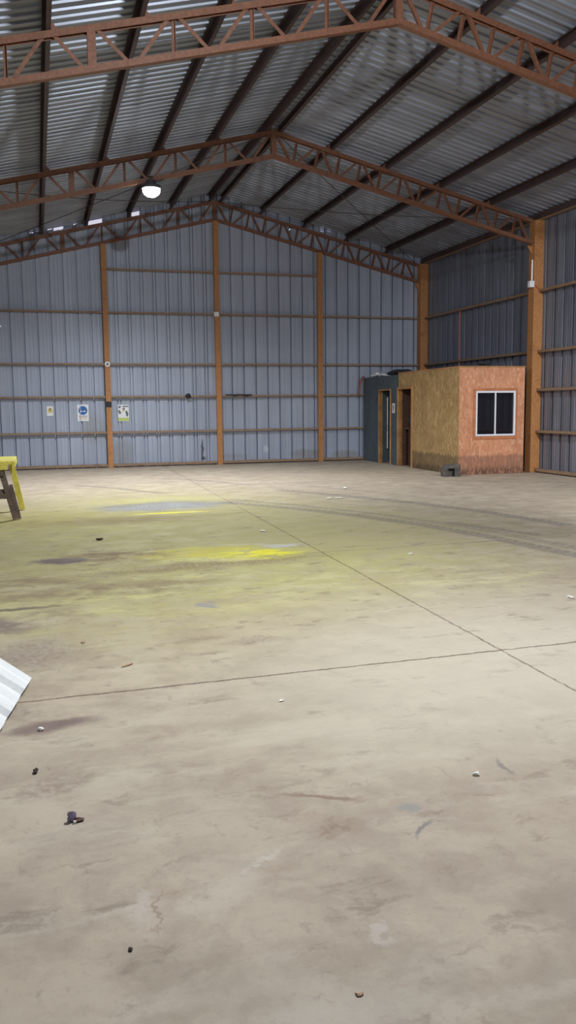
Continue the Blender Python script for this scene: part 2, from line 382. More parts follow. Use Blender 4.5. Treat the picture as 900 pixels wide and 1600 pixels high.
# ------------------------------------------------------------------ sheet metal shell
def sheet_profile(a0, a1, pitch, gw, gd, stiff=True, lip=.012):
    """(along, depth) points of a ribbed sheet; depth is positive away from the room"""
    pts = []; a = a0
    pan = pitch-gw
    while a < a1:
        pts += [(a,0)]
        if stiff:
            for q in (.33, .62):
                s0 = a+pan*q; pts += [(s0-.016,0),(s0-.006,-.005),(s0+.006,-.005),(s0+.016,0)]
        pts += [(a+pan,0),(a+pan+lip,gd),(a+pitch-lip,gd)]
        a += pitch
    pts.append((a,0)); return [p for p in pts if p[0] <= a1+.001]
def roof_z(x): return ZROOF - SL*abs(x-XR)
def wall_back():
    mb = MB()
    notches = [(.02,.12,.12),(.18,.27,.11),(.50,.62,.13),(.66,.92,.18),(1.2,1.28,.12),(1.60,1.98,.24),(2.80,3.02,.22),(8.40,8.50,.15),(8.62,8.72,.09)]
    pts = []; a = XWL-.14
    while a < XWR+.1:                        # panels joined by narrow dark seams, doubled in the second bay
        pts += [(a,0),(a+.10,0),(a+.108,-.003),(a+.118,-.003),(a+.126,0),(a+.20,0),(a+.208,-.003),(a+.218,-.003),(a+.226,0)]
        if 1.9 < a+.3 < 5.1: pts += [(a+.240,0),(a+.243,.07),(a+.273,.07),(a+.276,0),(a+.322,-.002),(a+.325,.07),(a+.357,.07),(a+.360,0)]
        else: pts += [(a+.285,0),(a+.290,-.014),(a+.312,-.014),(a+.314,.075),(a+.356,.075),(a+.360,0)]
        a += .366
    # split profile at the notch edges
    xs = sorted(set([round(p[0],4) for p in pts] + [q for a,b,_ in notches for q in (a,b)] + [7.42,7.46,-.90,-.84]))
    def dep(x):
        for p, q in zip(pts, pts[1:]):
            if p[0] <= x <= q[0] and q[0] > p[0]: return p[1]+(q[1]-p[1])*(x-p[0])/(q[0]-p[0])
        return 0
    for x0, x1 in zip(xs, xs[1:]):
        xm = (x0+x1)/2; d0, d1 = dep(x0+1e-5), dep(x1-1e-5)
        drop = sum(h for a,b,h in notches if a <= xm <= b)
        def quad(za0, za1, zb0, zb1, off): mb.add([(x0,YB+d0+off,za0),(x1,YB+d1+off,za1),(x1,YB+d1+off,zb1),(x0,YB+d0+off,zb0)], [(0,1,2,3)])
        t0, t1 = roof_z(x0)+.012-drop, roof_z(x1)+.012-drop
        lap = 6.035
        segs = [(-.02, min(lap, t0), 0)]
        if -.90 <= xm <= -.84: segs = [(-.02,3.945,0),(3.975,min(lap,t0),0)]
        for a, b, off in segs: quad(a, a, b, min(b, t1) if b < lap else b, off)
        if t0 > lap:
            if 7.42 <= xm <= 7.46: quad(lap-.02, lap-.02, 6.90, 6.90, -.007); quad(6.93, 6.93, t0, t1, -.007)
            else: quad(lap-.02, lap-.02, t0, t1, -.007)
    return struct(mb.build('wall_back', M['wall']))
wall_back()
def wall_long(name, x, sgn, mat):
    mb = MB(); pts = sheet_profile(YF, YB+.1, .366, .080, .062, True, .006); zt_ = roof_z(x)+.02
    for (a,da),(b,db) in zip(pts, pts[1:]): mb.add([(x+sgn*da,a,-.02),(x+sgn*db,b,-.02),(x+sgn*db,b,zt_),(x+sgn*da,a,zt_)], [(0,1,2,3)])
    return struct(mb.build(name, mat))
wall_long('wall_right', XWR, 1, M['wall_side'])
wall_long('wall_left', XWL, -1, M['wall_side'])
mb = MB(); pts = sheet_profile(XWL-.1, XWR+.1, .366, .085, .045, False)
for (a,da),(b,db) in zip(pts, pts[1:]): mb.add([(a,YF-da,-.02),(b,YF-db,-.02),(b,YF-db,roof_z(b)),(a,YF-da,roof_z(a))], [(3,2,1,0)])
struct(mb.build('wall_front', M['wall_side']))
mb = MB(); pts = sheet_profile(YF-.1, YB+.35, .212, .05, -.030, False, .008)
for side in (-1, 1):
    xe = XR+side*6.95
    for (a,da),(b,db) in zip(pts, pts[1:]):
        mb.add([(XR,a,ZROOF+da),(XR,b,ZROOF+db),(xe,b,roof_z(xe)+db),(xe,a,roof_z(xe)+da)], [(0,1,2,3)])
struct(mb.build('ceiling', M['roof']))

# ------------------------------------------------------------------ roof trusses
def u_prof(w, h, t, openup):
    s = 1 if openup else -1; w /= 2
    p = [(-w,0),(w,0),(w,s*h),(w-t,s*h),(w-t,s*t),(-w+t,s*t),(-w+t,s*h),(-w,s*h)]
    return p if openup else p[::-1]
def l_prof(a, t): return [(-a/2,-a/2),(a/2,-a/2),(a/2,-a/2+t),(-a/2+t,-a/2+t),(-a/2+t,a/2),(-a/2,a/2)]
CH = .085
def truss(Y, label):
    t = thing('roof_truss', label, 'roof truss', (XR, Y, 0), 0, 'rafter trusses of the shed')
    zt = lambda x: ZT-SL*abs(x); zb = lambda x: ZT-DEP-SL*abs(x)
    for s in (-1, 1):
        e = s*HALF
        MB().extr(u_prof(.10, CH, .007, False), (0,0,zt(0)), (e,0,zt(e)), (0,0,1)).build('top_chord', M['truss'], t)
        MB().extr(u_prof(.10, CH, .007, True), (0,0,zb(0)), (e,0,zb(e)), (0,0,1)).build('bottom_chord', M['truss'], t)
    T = lambda x, q=.03: (x, 0, zt(x)-q)
    B = lambda x, q=.03: (x, 0, zb(x)+q)
    def vert(xt, xb, w=.05, plate=False):
        m_ = MB()
        if plate:
            m_.bar(T(xt,.012), B(xb,.012), .104, .11, (1,0,0))
        else: m_.extr(l_prof(w,.007), B(xb), T(xt), (-1,0,0))
        m_.build('vertical', M['truss'], t)
    def diag(p, q): MB().extr(l_prof(.05,.007), p, q, (0,1,0)).build('diagonal', M['truss'], t)
    vert(0, 0, .08, True)
    # left half: verticals at alternate panel points, splice plate, then the pattern shifts by one
    L = .535
    for k in range(0, 8):
        a, b = -k*L, -(k+1)*L
        a2 = a-.045; b2 = b+.045
        diag(T(a2) if k % 2 == 0 else B(a2), B(b2) if k % 2 == 0 else T(b2))
        if k in (2,4,6): vert(a, a)
    vert(-8*L, -8*L, .05, True)
    diag(B(-8*L-.08), T(-9*L+.045)); diag(T(-9*L-.045), B(-10*L+.05)); vert(-10*L, -10*L)
    diag(B(-10*L-.05), T(-11*L+.045)); diag(T(-11*L-.045), B(-12*L+.07))
    # right half: a vertical square to the chord at every panel point
    P_ = HALF/13
    for k in range(13):
        a, b = k*P_, (k+1)*P_
        if k: vert(a+.05, a-.055)
        diag(T(a+(.1 if k else .06)) if k % 2 == 0 else B(a), B(b-.1) if k % 2 == 0 else T(b-.0))
    return t
TR = truss(FR[0], 'rusty brown roof truss lying flat against the back gable wall')
clone(TR, (XR, FR[1], 0), 'rusty brown middle roof truss with a lit lamp on its lower chord')
clone(TR, (XR, FR[2], 0), 'rusty brown nearest roof truss crossing the top of the view')
clone(TR, (XR, FR[3], 0), 'rusty brown roof truss overhead near the camera, out of view')

# columns
def column(x, Y, label):
    o = MB()
    w, d, tk = .25, .26, .008
    o.box((-w/2,-d/2,0), (w/2,d/2,6.12-.10))
    t = thing('steel_column', label, 'column', (x, Y, 0), 0, 'box columns carrying the trusses')
    bevel(o.build('shaft', M['post'], t), .008)
    MB().box((-w/2-.015,-d/2-.015,0), (w/2+.015,d/2+.015,.016)).build('base_plate', M['girt'], t)
    s = 1 if x > XR else -1
    g = MB(); g.add([(-s*w/2,-.005,5.42),(-s*w/2,.005,5.42),(-s*w/2,-.005,5.24),(-s*w/2,.005,5.24),(-s*(w/2+.14),-.005,5.44),(-s*(w/2+.14),.005,5.44)],
        [(0,2,4),(1,5,3),(0,4,5,1),(2,3,5,4),(0,1,3,2)])
    g.build('gusset', M['post'], t)
    return t
for Y, nm in ((FR[0]-.09,'far right corner of the shed, under the back truss'), (FR[1],'right of the orange office, under the middle truss'), (FR[2],'right wall, out of view beyond the right edge'), (FR[3],'right wall near the camera, out of view')):
    column(XR+6.535, Y, 'orange ochre steel column at '+nm)
for Y, nm in ((FR[0]-.09,'far left corner of the shed, out of view'), (FR[1],'left wall under the middle truss, out of view'), (FR[2],'left wall under the nearest truss, out of view'), (FR[3],'left wall near the camera, out of view')):
    column(XR-6.535, Y, 'orange ochre steel column at '+nm)

# gable posts
PX = [1.966, 5.165, 8.322]
for x, nm in zip(PX, ('left', 'centre', 'right')):
    t = thing('gable_post', 'orange brown %s post of the back gable wall, floor to truss' % nm, 'post', (x, 24.915, 0), 0, 'posts of the back wall')
    ztop = ZT-DEP-SL*abs(x-XR)-.005
    if nm == 'centre': ztop = ZT-.02
    bevel(MB().box((-.075,-.055,0), (.075,.045,ztop if nm != 'centre' else ZT-DEP-.01)).build('shaft', M['post'], t), .006)
    MB().box((-.11,-.075,0), (.11,.05,.012)).build('base_plate', M['girt'], t)
    if nm == 'left': MB().box((-.078,-.058,1.72), (.078,.045,1.885)).build('splice_band', M['dark'], t)['label'] = 'dark band'

# girts
LEV = ['lowest', 'second', 'third', 'fourth', 'fifth']
bays = [(XR-6.40, PX[0]-.08, 'left of the left post', 4), (PX[0]+.08, PX[1]-.08, 'between left and centre posts', 5),
        (PX[1]+.08, PX[2]-.08, 'between centre and right posts', 5), (PX[2]+.08, XR+6.40, 'right of the right post', 4)]
C_PROF = [(-.03,-.028),(.03,-.028),(.03,.028),(-.03,.028)]
def girt_prof(): # lipped channel, open to the wall
    return [(-.035,-.027),(.035,-.027),(.035,-.020),(-.028,-.020),(-.028,.020),(.035,.020),(.035,.027),(-.035,.027)]
for a, b, nm, nlev in bays:
    for k in range(nlev):
        o = MB().extr(girt_prof(), (a,24.945,G[k]), (b,24.945,G[k])) if False else MB().box((a,24.905,G[k]-.027), (b,24.965,G[k]+.027))
        tag(o.build('wall_girt', M['girt']), 'brown steel girt on the back wall %s, %s above the floor' % (nm, LEV[k]), 'girt', 'girts of the back wall')
    tag(MB().box((a,24.90,.035), (b,24.985,.105)).build('base_rail', M['girt']), 'brown base rail at the foot of the back wall %s' % nm, 'rail', 'base rails of the back wall')
for (a, b, nm, levs) in ((FR[1]+.16, FR[0]-.26, 'above the plywood office', (2,3)), (FR[2]+.16, FR[1]-.136, 'right of the office column', (0,1,2,3)), (FR[3]+.16, FR[2]-.16, 'near the camera', (0,1,2,3))):
    for k in levs:
        tag(MB().box((XR+6.53,a,G[k]-.03), (XR+6.62,b,G[k]+.03)).build('wall_girt', M['girt']), 'brown steel girt on the right wall %s, %s above the floor' % (nm, LEV[k]), 'girt', 'girts of the right wall')
    tag(MB().box((XR+6.53,a,.03), (XR+6.62,b,.10)).build('base_rail', M['girt']), 'brown base rail at the foot of the right wall %s' % nm, 'rail', 'base rails of the right wall')

# purlins (run the length of the shed on top of the trusses)
def purlin(off, label, cat_group):
    x = XR+off; z = ZT-SL*abs(off); s = 1 if off > 0 else -1; ang = -s*math.atan(SL)
    h, w, t_, lip = .188, .065, .006, .02
    prof = [(-w/2,.002),(w/2,.002),(w/2,lip),(w/2-t_,lip),(w/2-t_,t_),(-w/2+t_,t_),(-w/2+t_,h-t_),(w/2-t_,h-t_),(w/2-t_,h-lip),(w/2,h-lip),(w/2,h),(-w/2,h)]
    prof = [(-a,b) for a,b in prof][::-1]     # channels open towards the left wall
    ca, sa = math.cos(ang), math.sin(ang)
    prof = [(a*ca-b*sa, a*sa+b*ca) for a,b in prof]
    t = thing('roof_purlin', label, 'purlin', (x,0,z), 0, cat_group)
    MB().extr(prof, (0,YF+.1,0), (0,YB+.3,0)).build('channel', M['purlin'], t)
    for Y in FR[1:3]:
        xs = w/2*1.15*(1 if s < 0 else -1)
        MB().add([(xs,Y-.004,.0),(xs-s*.10,Y-.004,.0+SL*.10),(xs,Y-.004,.13),(xs,Y+.004,.0),(xs-s*.10,Y+.004,SL*.10),(xs,Y+.004,.13)],
            [(0,1,2),(3,5,4),(0,3,4,1),(1,4,5,2),(2,5,3,0)]).build('cleat', M['truss'], t)
    return t
ordl = ['beside the ridge', 'second from the ridge', 'third from the ridge', 'fourth from the ridge', 'fifth from the ridge', 'lowest']
for k, o in enumerate([-.14,-1.28,-2.46,-3.62,-4.81,-6.0]): purlin(o, 'dark steel purlin under the left roof slope, '+ordl[k], 'purlins of the left roof slope')
for k, o in enumerate([.16,1.33,2.64,3.98,5.28]): purlin(o, 'dark steel purlin under the right roof slope, '+ordl[k], 'purlins of the right roof slope')
for s, nm in ((1,'right'),(-1,'left')):
    x = XR+s*6.56; z = roof_z(x)
    t = thing('eave_beam', 'dark steel eave beam along the top of the %s wall' % nm, 'beam', (x,0,z), 0)
    MB().box((-.05,YF+.1,-.19), (.05,YB-.02,-.035)).build('channel', M['purlin'], t)
    MB().box((-.075,YF+.1,-.205), (.06,YB-.02,-.19)).build('bottom_flange', M['girt'], t)
# brace rods in the far bay
def rod(a, b, label, sag=.10):
    a, b = Vector(a), Vector(b); p = [a.lerp(b, i/12)-Vector((0,0,sag*math.sin(math.pi*i/12))) for i in range(13)]
    tag(MB().tube(p, .009, 6).build('brace_rod', M['steel']), label, 'brace rod', 'cross braces under the far roof bay')
zc = lambda off: ZT-SL*abs(off)-.02
rod((XR-6.3,FR[1]+.06,zc(6.3)), (XR-.1,FR[0]-.06,zc(.1)), 'thin brace rod from the middle truss left end to the back ridge')
rod((XR-6.3,FR[0]-.06,zc(6.3)), (XR-.1,FR[1]+.06,zc(.1)), 'thin brace rod from the back left eave to the middle truss ridge', .03)
rod((XR+6.3,FR[1]+.06,zc(6.3)), (XR+.1,FR[0]-.06,zc(.1)), 'thin brace rod from the middle truss right end to the back ridge')
rod((XR+6.3,FR[0]-.06,zc(6.3)), (XR+.1,FR[1]+.06,zc(.1)), 'thin brace rod from the back right eave to the middle truss ridge', .03)

# ------------------------------------------------------------------ lamps
def high_bay(x, Y, z, label, watts, tilt=0, pan=0, cone=None, blend=None):
    t = thing('high_bay_lamp', label, 'lamp', (x,Y,z), 0, 'high bay lamps on the trusses')
    MB().lathe([(.05,.17),(.09,.165),(.10,.09),(.19,.06),(.205,.02),(.205,-.005),(.19,-.01)], n=28).build('housing', M['alu_dark'], t, True)
    MB().lathe([(.185,-.008),(.18,-.06),(.15,-.12),(.09,-.16),(.02,-.175)], n=28).build('lens', M['lens'], t, True)
    b = MB(); b.tube([(0,0,.165),(0,0,.235)], .012); b.box((-.05,-.03,.23),(.05,.12,.242)); b.build('bracket', M['steel'], t)
    c = MB(); c.tube([(.06,.03,.15),(.16,.06,.16),(.30,.10,.24),(.42,.11,.30),(.55,.11,.36)], .009, 6); c.build('power_cord', M['dark'], t)
    ld = bpy.data.lights.new('lamp_beam', 'POINT' if cone == 360 else 'SPOT')
    if cone != 360: ld.spot_size = math.radians(cone or LAMP_CONE); ld.spot_blend = blend or LAMP_BLEND
    ld.shadow_soft_size = .16; ld.energy = watts; ld.color = LAMP_COL
    lo = bpy.data.objects.new('lamp_beam', ld); C.objects.link(lo); lo.parent = t; lo.location = (0,0,-.24)
    t.rotation_euler = (tilt, 0, pan)
    return t
lampz = lambda x: ZT-DEP-SL*abs(x-XR)
high_bay(2.49, FR[1]-.10, lampz(2.49)-.16, 'lit white high bay lamp on the lower chord of the middle truss', LAMP_W[0])
high_bay(2.6, FR[3]-.10, lampz(2.6)-.16, 'unseen high bay lamp, guessed on the truss overhead', LAMP_W[1], cone=360)  # unseen lamp guessed for the bright near floor; all-round beam lights roof ribs
high_bay(8.2, FR[3]-.10, lampz(8.2)-.16, 'added unseen lamp on the right half of the truss overhead, lighting the office front', LAMP_W[2], math.radians(59), math.radians(-29), 84, 1.0)  # unseen floodlight, added to brighten the office front and column

# ------------------------------------------------------------------ plywood office and grey washroom (local u = along front, v = into the shed)
RZ = -0.0152
def panel_with_hole(mb, axis, at0, at1, u0, u1, z0, z1, hole):
    """flat panel at0..at1 thick, spanning u0..u1 and z0..z1 with one rectangular hole"""
    a, b, c, d = hole
    def bx(p0, p1, q0, q1):
        if p1-p0 < 1e-4 or q1-q0 < 1e-4: return
        if axis == 'y': mb.box((p0,at0,q0), (p1,at1,q1))
        else: mb.box((at0,p0,q0), (at1,p1,q1))
    bx(u0, a, z0, z1); bx(b, u1, z0, z1); bx(a, b, z0, c); bx(a, b, d, z1)
HZ = 2.565; V1 = 3.70; V2 = 6.46
off = thing('site_office', 'strand board site office with orange front, sliding window and open doorway', 'cabin', (9.62,18.42,0), RZ)
mb = MB(); panel_with_hole(mb, 'y', 0, .02, 0.0, 1.735, 0, HZ, (.44,1.47,.93,1.985)); mb.build('front_panel', M['osb_red'], off)['label'] = 'orange front panel'
mb = MB(); panel_with_hole(mb, 'x', 0, .02, .022, V1, 0, HZ, (2.78,V1-.02,0,2.12)); mb.build('side_panel', M['osb'], off)['label'] = 'bare ochre strand board side'
mb = MB(); mb.box((1.715,.022,0),(1.735,V1,HZ)); mb.build('rear_panel', M['osb'], off)
mb = MB(); mb.box((.022,V1-.018,0),(1.713,V1,HZ)); mb.build('partition', M['dark_in'], off)['label'] = 'dark brown inner partition'
mb = MB(); mb.box((.022,.022,HZ-.03),(1.713,V1-.02,HZ-.005)); mb.build('roof_panel', M['osb'], off)
mb = MB(); mb.box((-.012,-.02,HZ-.012),(1.745,V1,HZ+.018)); mb.build('top_edge', M['wood'], off)
mb = MB(); mb.box((-.03,2.72,0),(.10,2.78,2.12)); mb.box((-.03,V1-.02,0),(.115,V1+.035,2.12)); mb.box((-.03,2.72,2.12),(.10,V1+.035,2.18)); bevel(mb.build('door_frame', M['wood'], off), .004)
mb = MB(); mb.box((.112,V1-.035,.55),(.118,V1-.018,.65)); mb.box((.112,V1-.035,1.7),(.118,V1-.018,1.8)); mb.build('hinge', M['steel'], off)
mb = MB()
for b0, b1 in (((.355,-.022,.84),(1.545,0,.918)),((.355,-.022,1.998),(1.545,0,2.06)),((.355,-.022,.918),(.428,0,1.998)),((1.482,-.022,.918),(1.545,0,1.998))): mb.box(b0,b1)
bevel(mb.build('window_trim', M['wood_red'], off), .004)
mb = MB()
for b0, b1 in (((.43,-.035,.922),(1.48,.03,.965)),((.43,-.035,1.95),(1.48,.03,1.995)),((.43,-.035,.965),(.465,.03,1.95)),((1.435,-.035,.965),(1.48,.03,1.95)),((.925,-.03,.965),(.962,.025,1.95))): mb.box(b0,b1)
wf = bevel(mb.build('window_frame', M['alu'], off), .003); wf['label'] = 'white aluminium sliding window frame'
MB().box((.465,-.012,.965),(.925,-.006,1.95)).build('window_pane', M['glass'], wf)
MB().box((.962,.006,.965),(1.435,.012,1.95)).build('window_pane', M['glass'], wf)
tag(MB().box((.14,V1-.42,1.02),(.95,V1-.02,1.06)).build('shelf', M['dark_in']), 'dark shelf inside the office doorway', 'shelf')
sh = bpy.data.objects['shelf']; sh.location = (9.62,18.42,0); sh.rotation_euler = (0,0,RZ)
for b0,b1 in (((.16,V1-.40,0),(.20,V1-.36,1.02)),((.89,V1-.40,0),(.93,V1-.36,1.02)),((.16,V1-.08,0),(.20,V1-.04,1.02)),((.89,V1-.08,0),(.93,V1-.04,1.02))):
    lg = MB().box(b0,b1).build('leg', M['dark_in'], sh)
sk = MB().lump((.48,V1-.22,1.06+.19), .26, .15, .195, 3, .18, 12, 8).build('cloth_bundle', M['sack'], None, True)
sk.location = (9.62,18.42,0); sk.rotation_euler = (0,0,RZ); tag(sk, 'dark cloth bundle on the shelf seen through the office doorway', 'bundle')

wc = thing('washroom_cubicle', 'slate grey painted washroom cubicle with a narrow open doorway behind the office', 'cabin', (9.62,18.42,0), RZ)
mb = MB(); panel_with_hole(mb, 'x', 0, .02, V1+.036, V2, 0, 2.53, (4.29,5.13,0,2.11)); mb.build('side_panel', M['grey_board'], wc)
mb = MB(); mb.box((.022,V1+.036,2.50),(1.713,V2,2.525)); mb.build('roof_panel', M['grey_board'], wc)
mb = MB(); mb.box((.022,V2-.02,0),(1.713,V2,2.498)); mb.build('rear_panel', M['grey_board'], wc)
mb = MB(); mb.box((1.715,V1+.036,0),(1.735,V2,2.53)); mb.build('inner_panel', M['grey_board'], wc)
mb = MB(); mb.box((-.022,5.13,0),(.105,5.18,2.11)); mb.box((-.022,4.24,0),(.10,4.29,2.11)); mb.box((-.022,4.24,2.11),(.105,5.18,2.15)); f_ = mb.build('door_frame', [M['wood']], wc); bevel(f_, .004); f_['label'] = 'raw timber door frame'
mb = MB(); mb.box((.108,5.135,.01),(.92,5.17,2.09)); dl = mb.build('door', M['grey_board'], wc); dl['label'] = 'grey door swung inwards'
mb = MB(); mb.tube([(.245,5.10,.42),(.245,5.10,.92)], .016); mb.tube([(.245,5.10,1.12),(.245,5.10,1.92)], .016); mb.tube([(.245,5.10,.92),(.245,5.10,1.12)], .009); mb.build('lit_edge_bar', M['alu'], dl)['label'] = 'added pale bar for the lit door edge'  # added bar imitates the lit edge of the open door

# sign by the washroom door (hangs on the grey wall)
def rect(mb, x0, x1, z0, z1, y): mb.add([(x0,y,z0),(x1,y,z0),(x1,y,z1),(x0,y,z1)], [(0,1,2,3)])
def disc(mb, cx, cz, r, y, n=28, squash=1): mb.add([(cx+r*math.cos(2*math.pi*k/n), y, cz+squash*r*math.sin(2*math.pi*k/n)) for k in range(n)], [tuple(range(n))])
def poly(mb, pts, y): mb.add([(a,y,b) for a,b in pts], [tuple(range(len(pts)))])
def sign(name, label, loc, w, h, rz, prints, back='white', cat='sign'):
    t = thing(name, label, cat, loc, rz)
    bevel(MB().box((-w/2,0,0),(w/2,.006,h)).build('plate', M[back], t), .001)
    for i, (nm, mat, fn) in enumerate(prints):
        m_ = MB(); fn(m_, -.0012-.0006*i); m_.build(nm, M[mat], t)
    return t
wp = Vector((9.62,18.42,0)) + Matrix.Rotation(RZ,3,'Z') @ Vector((-.0075, 4.035, 1.47))
sign('washroom_sign', 'small white sign with a black mark beside the grey washroom doorway', wp, .19, .27, RZ-math.pi/2,
     [('pictogram','black',lambda m_,y: (poly(m_, [(-.018,.05),(.018,.05),(.034,.17),(.030,.215),(0,.235),(-.030,.215),(-.034,.17)], y), disc(m_, 0, .03, .012, y)))])

# stuff lying on the two cabin roofs
def on_cabin(o): o.location = (9.62,18.42,0); o.rotation_euler = (0,0,RZ); return o
tag(on_cabin(MB().lump((.70,.30,HZ+.018+.05), .17, .10, .05, 11, .4, 9, 6).build('rag', M['sack'])), 'crumpled dark rag on the roof edge above the orange front', 'rag')
rg = bpy.data.objects['rag']; rg.location = Vector((9.62,18.42,0))+Matrix.Rotation(RZ,3,'Z') @ Vector((0,-.22,0))
tag(on_cabin(MB().lump((.22,5.75,2.525+.085), .22, .38, .085, 12, .3, 10, 6).build('plastic_bundle', M['white'])), 'pale plastic bundle on the grey washroom roof', 'bundle')
tag(on_cabin(MB().lump((.42,4.55,2.525+.09), .30, .62, .09, 13, .3, 12, 6).build('tarpaulin', M['sack'])), 'dark folded tarpaulin on the grey washroom roof', 'tarpaulin')
tag(MB().tube([(9.72,24.83,2.56),(9.66,24.80,2.55),(9.60,24.80,2.46),(9.57,24.80,2.25),(9.56,24.81,2.10),(9.55,24.83,1.98)], .026, 8).build('drain_pipe', M['red_pipe'], None, True), 'bent brown pipe on the back wall at the grey washroom corner', 'pipe')
# timber block at the corner
bk = MB()
bk.box((0,0,0),(.10,.26,.19)); bk.box((.26,0,0),(.40,.26,.19)); bk.add([(0,0,.19),(.40,0,.19),(.40,.26,.19),(0,.26,.19),(.03,.02,.265),(.40,.01,.275),(.39,.25,.285),(.04,.25,.27)], [(3,2,1,0),(4,5,6,7),(0,1,5,4),(1,2,6,5),(2,3,7,6),(3,0,4,7)])
bk.box((.10,.16,0),(.26,.24,.19))
o = bevel(bk.build('footing_block', M['block']), .012); o.location = (9.08,18.08,0); o.rotation_euler = (0,0,-.12)
tag(o, 'grimy grey notched block on the floor at the corner of the orange office', 'block')

# ------------------------------------------------------------------ things on the walls
YS = 25.04
sign('warning_sign', 'small white sign with a yellow mark, leftmost on the back wall', (.355,YS,1.50), .19, .27, 0,
     [('pictogram','syel',lambda m_,y: (poly(m_, [(-.07,.11),(.07,.11),(.05,.17),(.035,.225),(-.035,.225),(-.05,.17)], y), rect(m_, -.07, .07, .085, .10, y))),
      ('mark','sgrey',lambda m_,y: disc(m_, 0, .185, .022, y))])
sign('safety_sign', 'white sign with a large blue disc on the back wall left of the left post', (1.25,YS,1.34), .31, .47, 0,
     [('disc','blue',lambda m_,y: disc(m_, 0, .30, .125, y)),
      ('pictogram','white',lambda m_,y: (poly(m_, [(-.07,.255),(-.02,.27),(-.03,.30),(-.075,.29)], y), poly(m_, [(.02,.27),(.07,.255),(.075,.29),(.03,.30)], y), rect(m_, -.02, .02, .262, .275, y))),
      ('ear_pad','sgrey',lambda m_,y: poly(m_, [(-.125,.30),(-.11,.36),(-.08,.345),(-.08,.315)], y)), ('ear_pad','sgrey',lambda m_,y: poly(m_, [(.125,.30),(.11,.36),(.08,.345),(.08,.315)], y)), ('text_line','sgrey',lambda m_,y: rect(m_, -.12, .12, .135, .15, y)),
      ('text_line','sred',lambda m_,y: (rect(m_, -.11, .11, .095, .110, y), rect(m_, -.11, .11, .06, .072, y)))])
sign('safety_poster', 'white poster with grey shapes and a lime band right of the left post', (2.385,YS,1.32), .31, .47, 0,
     [('shapes','sgrey',lambda m_,y: (poly(m_, [(-.02,.40),(.145,.405),(.145,.44),(-.02,.435)], y), poly(m_, [(-.03,.30),(.03,.30),(.05,.36),(.02,.385),(-.02,.37)], y),
            poly(m_, [(-.15,.30),(-.12,.33),(-.06,.25),(-.09,.20),(-.12,.21)], y), poly(m_, [(.05,.27),(.10,.31),(.145,.20),(.11,.12),(.07,.16)], y), poly(m_, [(-.14,.38),(-.10,.37),(-.05,.43),(-.13,.44)], y))),
      ('roundel','white',lambda m_,y: disc(m_, .0, .19, .075, y)),
      ('band','sgrn',lambda m_,y: rect(m_, -.152, .152, .01, .10, y)),
      ('cap','syel',lambda m_,y: disc(m_, .0, .31, .03, y))])
t = thing('alarm_bell', 'small round white bell on the left post of the back wall', 'bell', (1.966,24.852,2.93), 0)
MB().tube([(0,.008,0),(0,-.03,0)], .075, 20).build('dome', M['white'], t); MB().tube([(0,-.03,0),(0,-.04,0)], .035, 14).build('hub', M['sgrey'], t)
t = thing('junction_box', 'white junction box on the centre post of the back wall', 'junction box', (5.13,24.855,4.31), 0)
bevel(MB().box((-.07,-.05,0),(.07,.003,.13)).build('body', M['white'], t), .008); MB().box((-.05,-.055,.02),(.05,-.05,.11)).build('lid', M['alu'], t)
t = thing('junction_box', 'white junction box on the column right of the orange office', 'junction box', (XR+6.345,FR[1]-.09,4.45), 0)
bevel(MB().box((-.06,-.06,0),(.063,.05,.15)).build('body', M['white'], t), .008)
MB().tube([(.065,-.05,.06),(.14,-.075,.0),(.22,-.09,-.06),(.30,-.09,-.08)], .016, 8).build('cable', M['orange_pipe'], t)
MB().box((-.045,-.066,.02),(.045,-.06,.13)).build('lid', M['alu'], t)
tag(MB().tube([(XR+6.385,FR[1]-.06,4.605),(XR+6.388,FR[1]-.06,5.10)], .018, 8).build('conduit', M['alu']), 'pale conduit above the junction box on the office column', 'conduit')
tag(MB().tube([(XR+6.385,FR[1]-.02,4.605),(XR+6.388,FR[1]-.02,5.0)], .018, 8).build('conduit', M['orange_pipe']), 'orange conduit behind the pale one on the office column', 'conduit')
tag(MB().tube([(XR+6.57,22.5,2.40),(XR+6.57,22.5,4.40)], .022, 8).build('conduit', M['red_pipe']), 'red vertical conduit on the right wall above the office', 'conduit')
tag(MB().tube([(5.36,24.885,2.052),(5.55,24.88,2.05),(5.62,24.878,2.03),(5.8,24.885,2.055),(6.0,24.88,2.03),(6.16,24.885,2.05)], [.012,.016,.03,.014,.03,.012], 7).build('cable_bundle', M['dark'], None, True), 'dark cable bundle tied along a girt right of the centre post', 'cable')
tag(MB().lump((4.25,24.87,2.02), .08, .03, .07, 21, .3, 9, 6).build('cable_knot', M['dark'], None, True), 'dark knot of cable on a girt left of the centre post', 'cable')

# ------------------------------------------------------------------ workbench at the left edge
wb = thing('workbench', 'yellow dusted timber workbench with splayed legs at the left edge', 'workbench', (-.86,14.2,0), 0)
bevel(MB().box((-.55,-.72,.845),(.50,.72,.90)).build('top', M['yellow'], wb), .006)
mb = MB(); mb.box((-.5,-.775,.775),(.40,-.745,.885)); mb.build('apron', M['yellow'], wb)
mb = MB(); mb.add([(.46,-.745,.885),(.505,-.745,.885),(.505,.70,.845),(.46,.70,.845),(.46,-.745,.71),(.505,-.745,.80),(.505,.70,.80),(.46,.70,.74)],[(0,1,2,3),(7,6,5,4),(0,4,5,1),(1,5,6,2),(2,6,7,3),(3,7,4,0)]); mb.build('end_board', M['yellow'], wb)
mb = MB(); mb.box((-.5,-.735,.68),(.335,-.685,.768)); mb.build('rail', M['old_wood'], wb)
def leg(y, x0, x1, mat, w=.085, d=.06): 
    return bevel(MB().bar((x0,y,.84 if mat == 'yellow' else .755),(x1,y,.012),d,w,(1,0,0)).build('leg', M[mat], wb), .004)
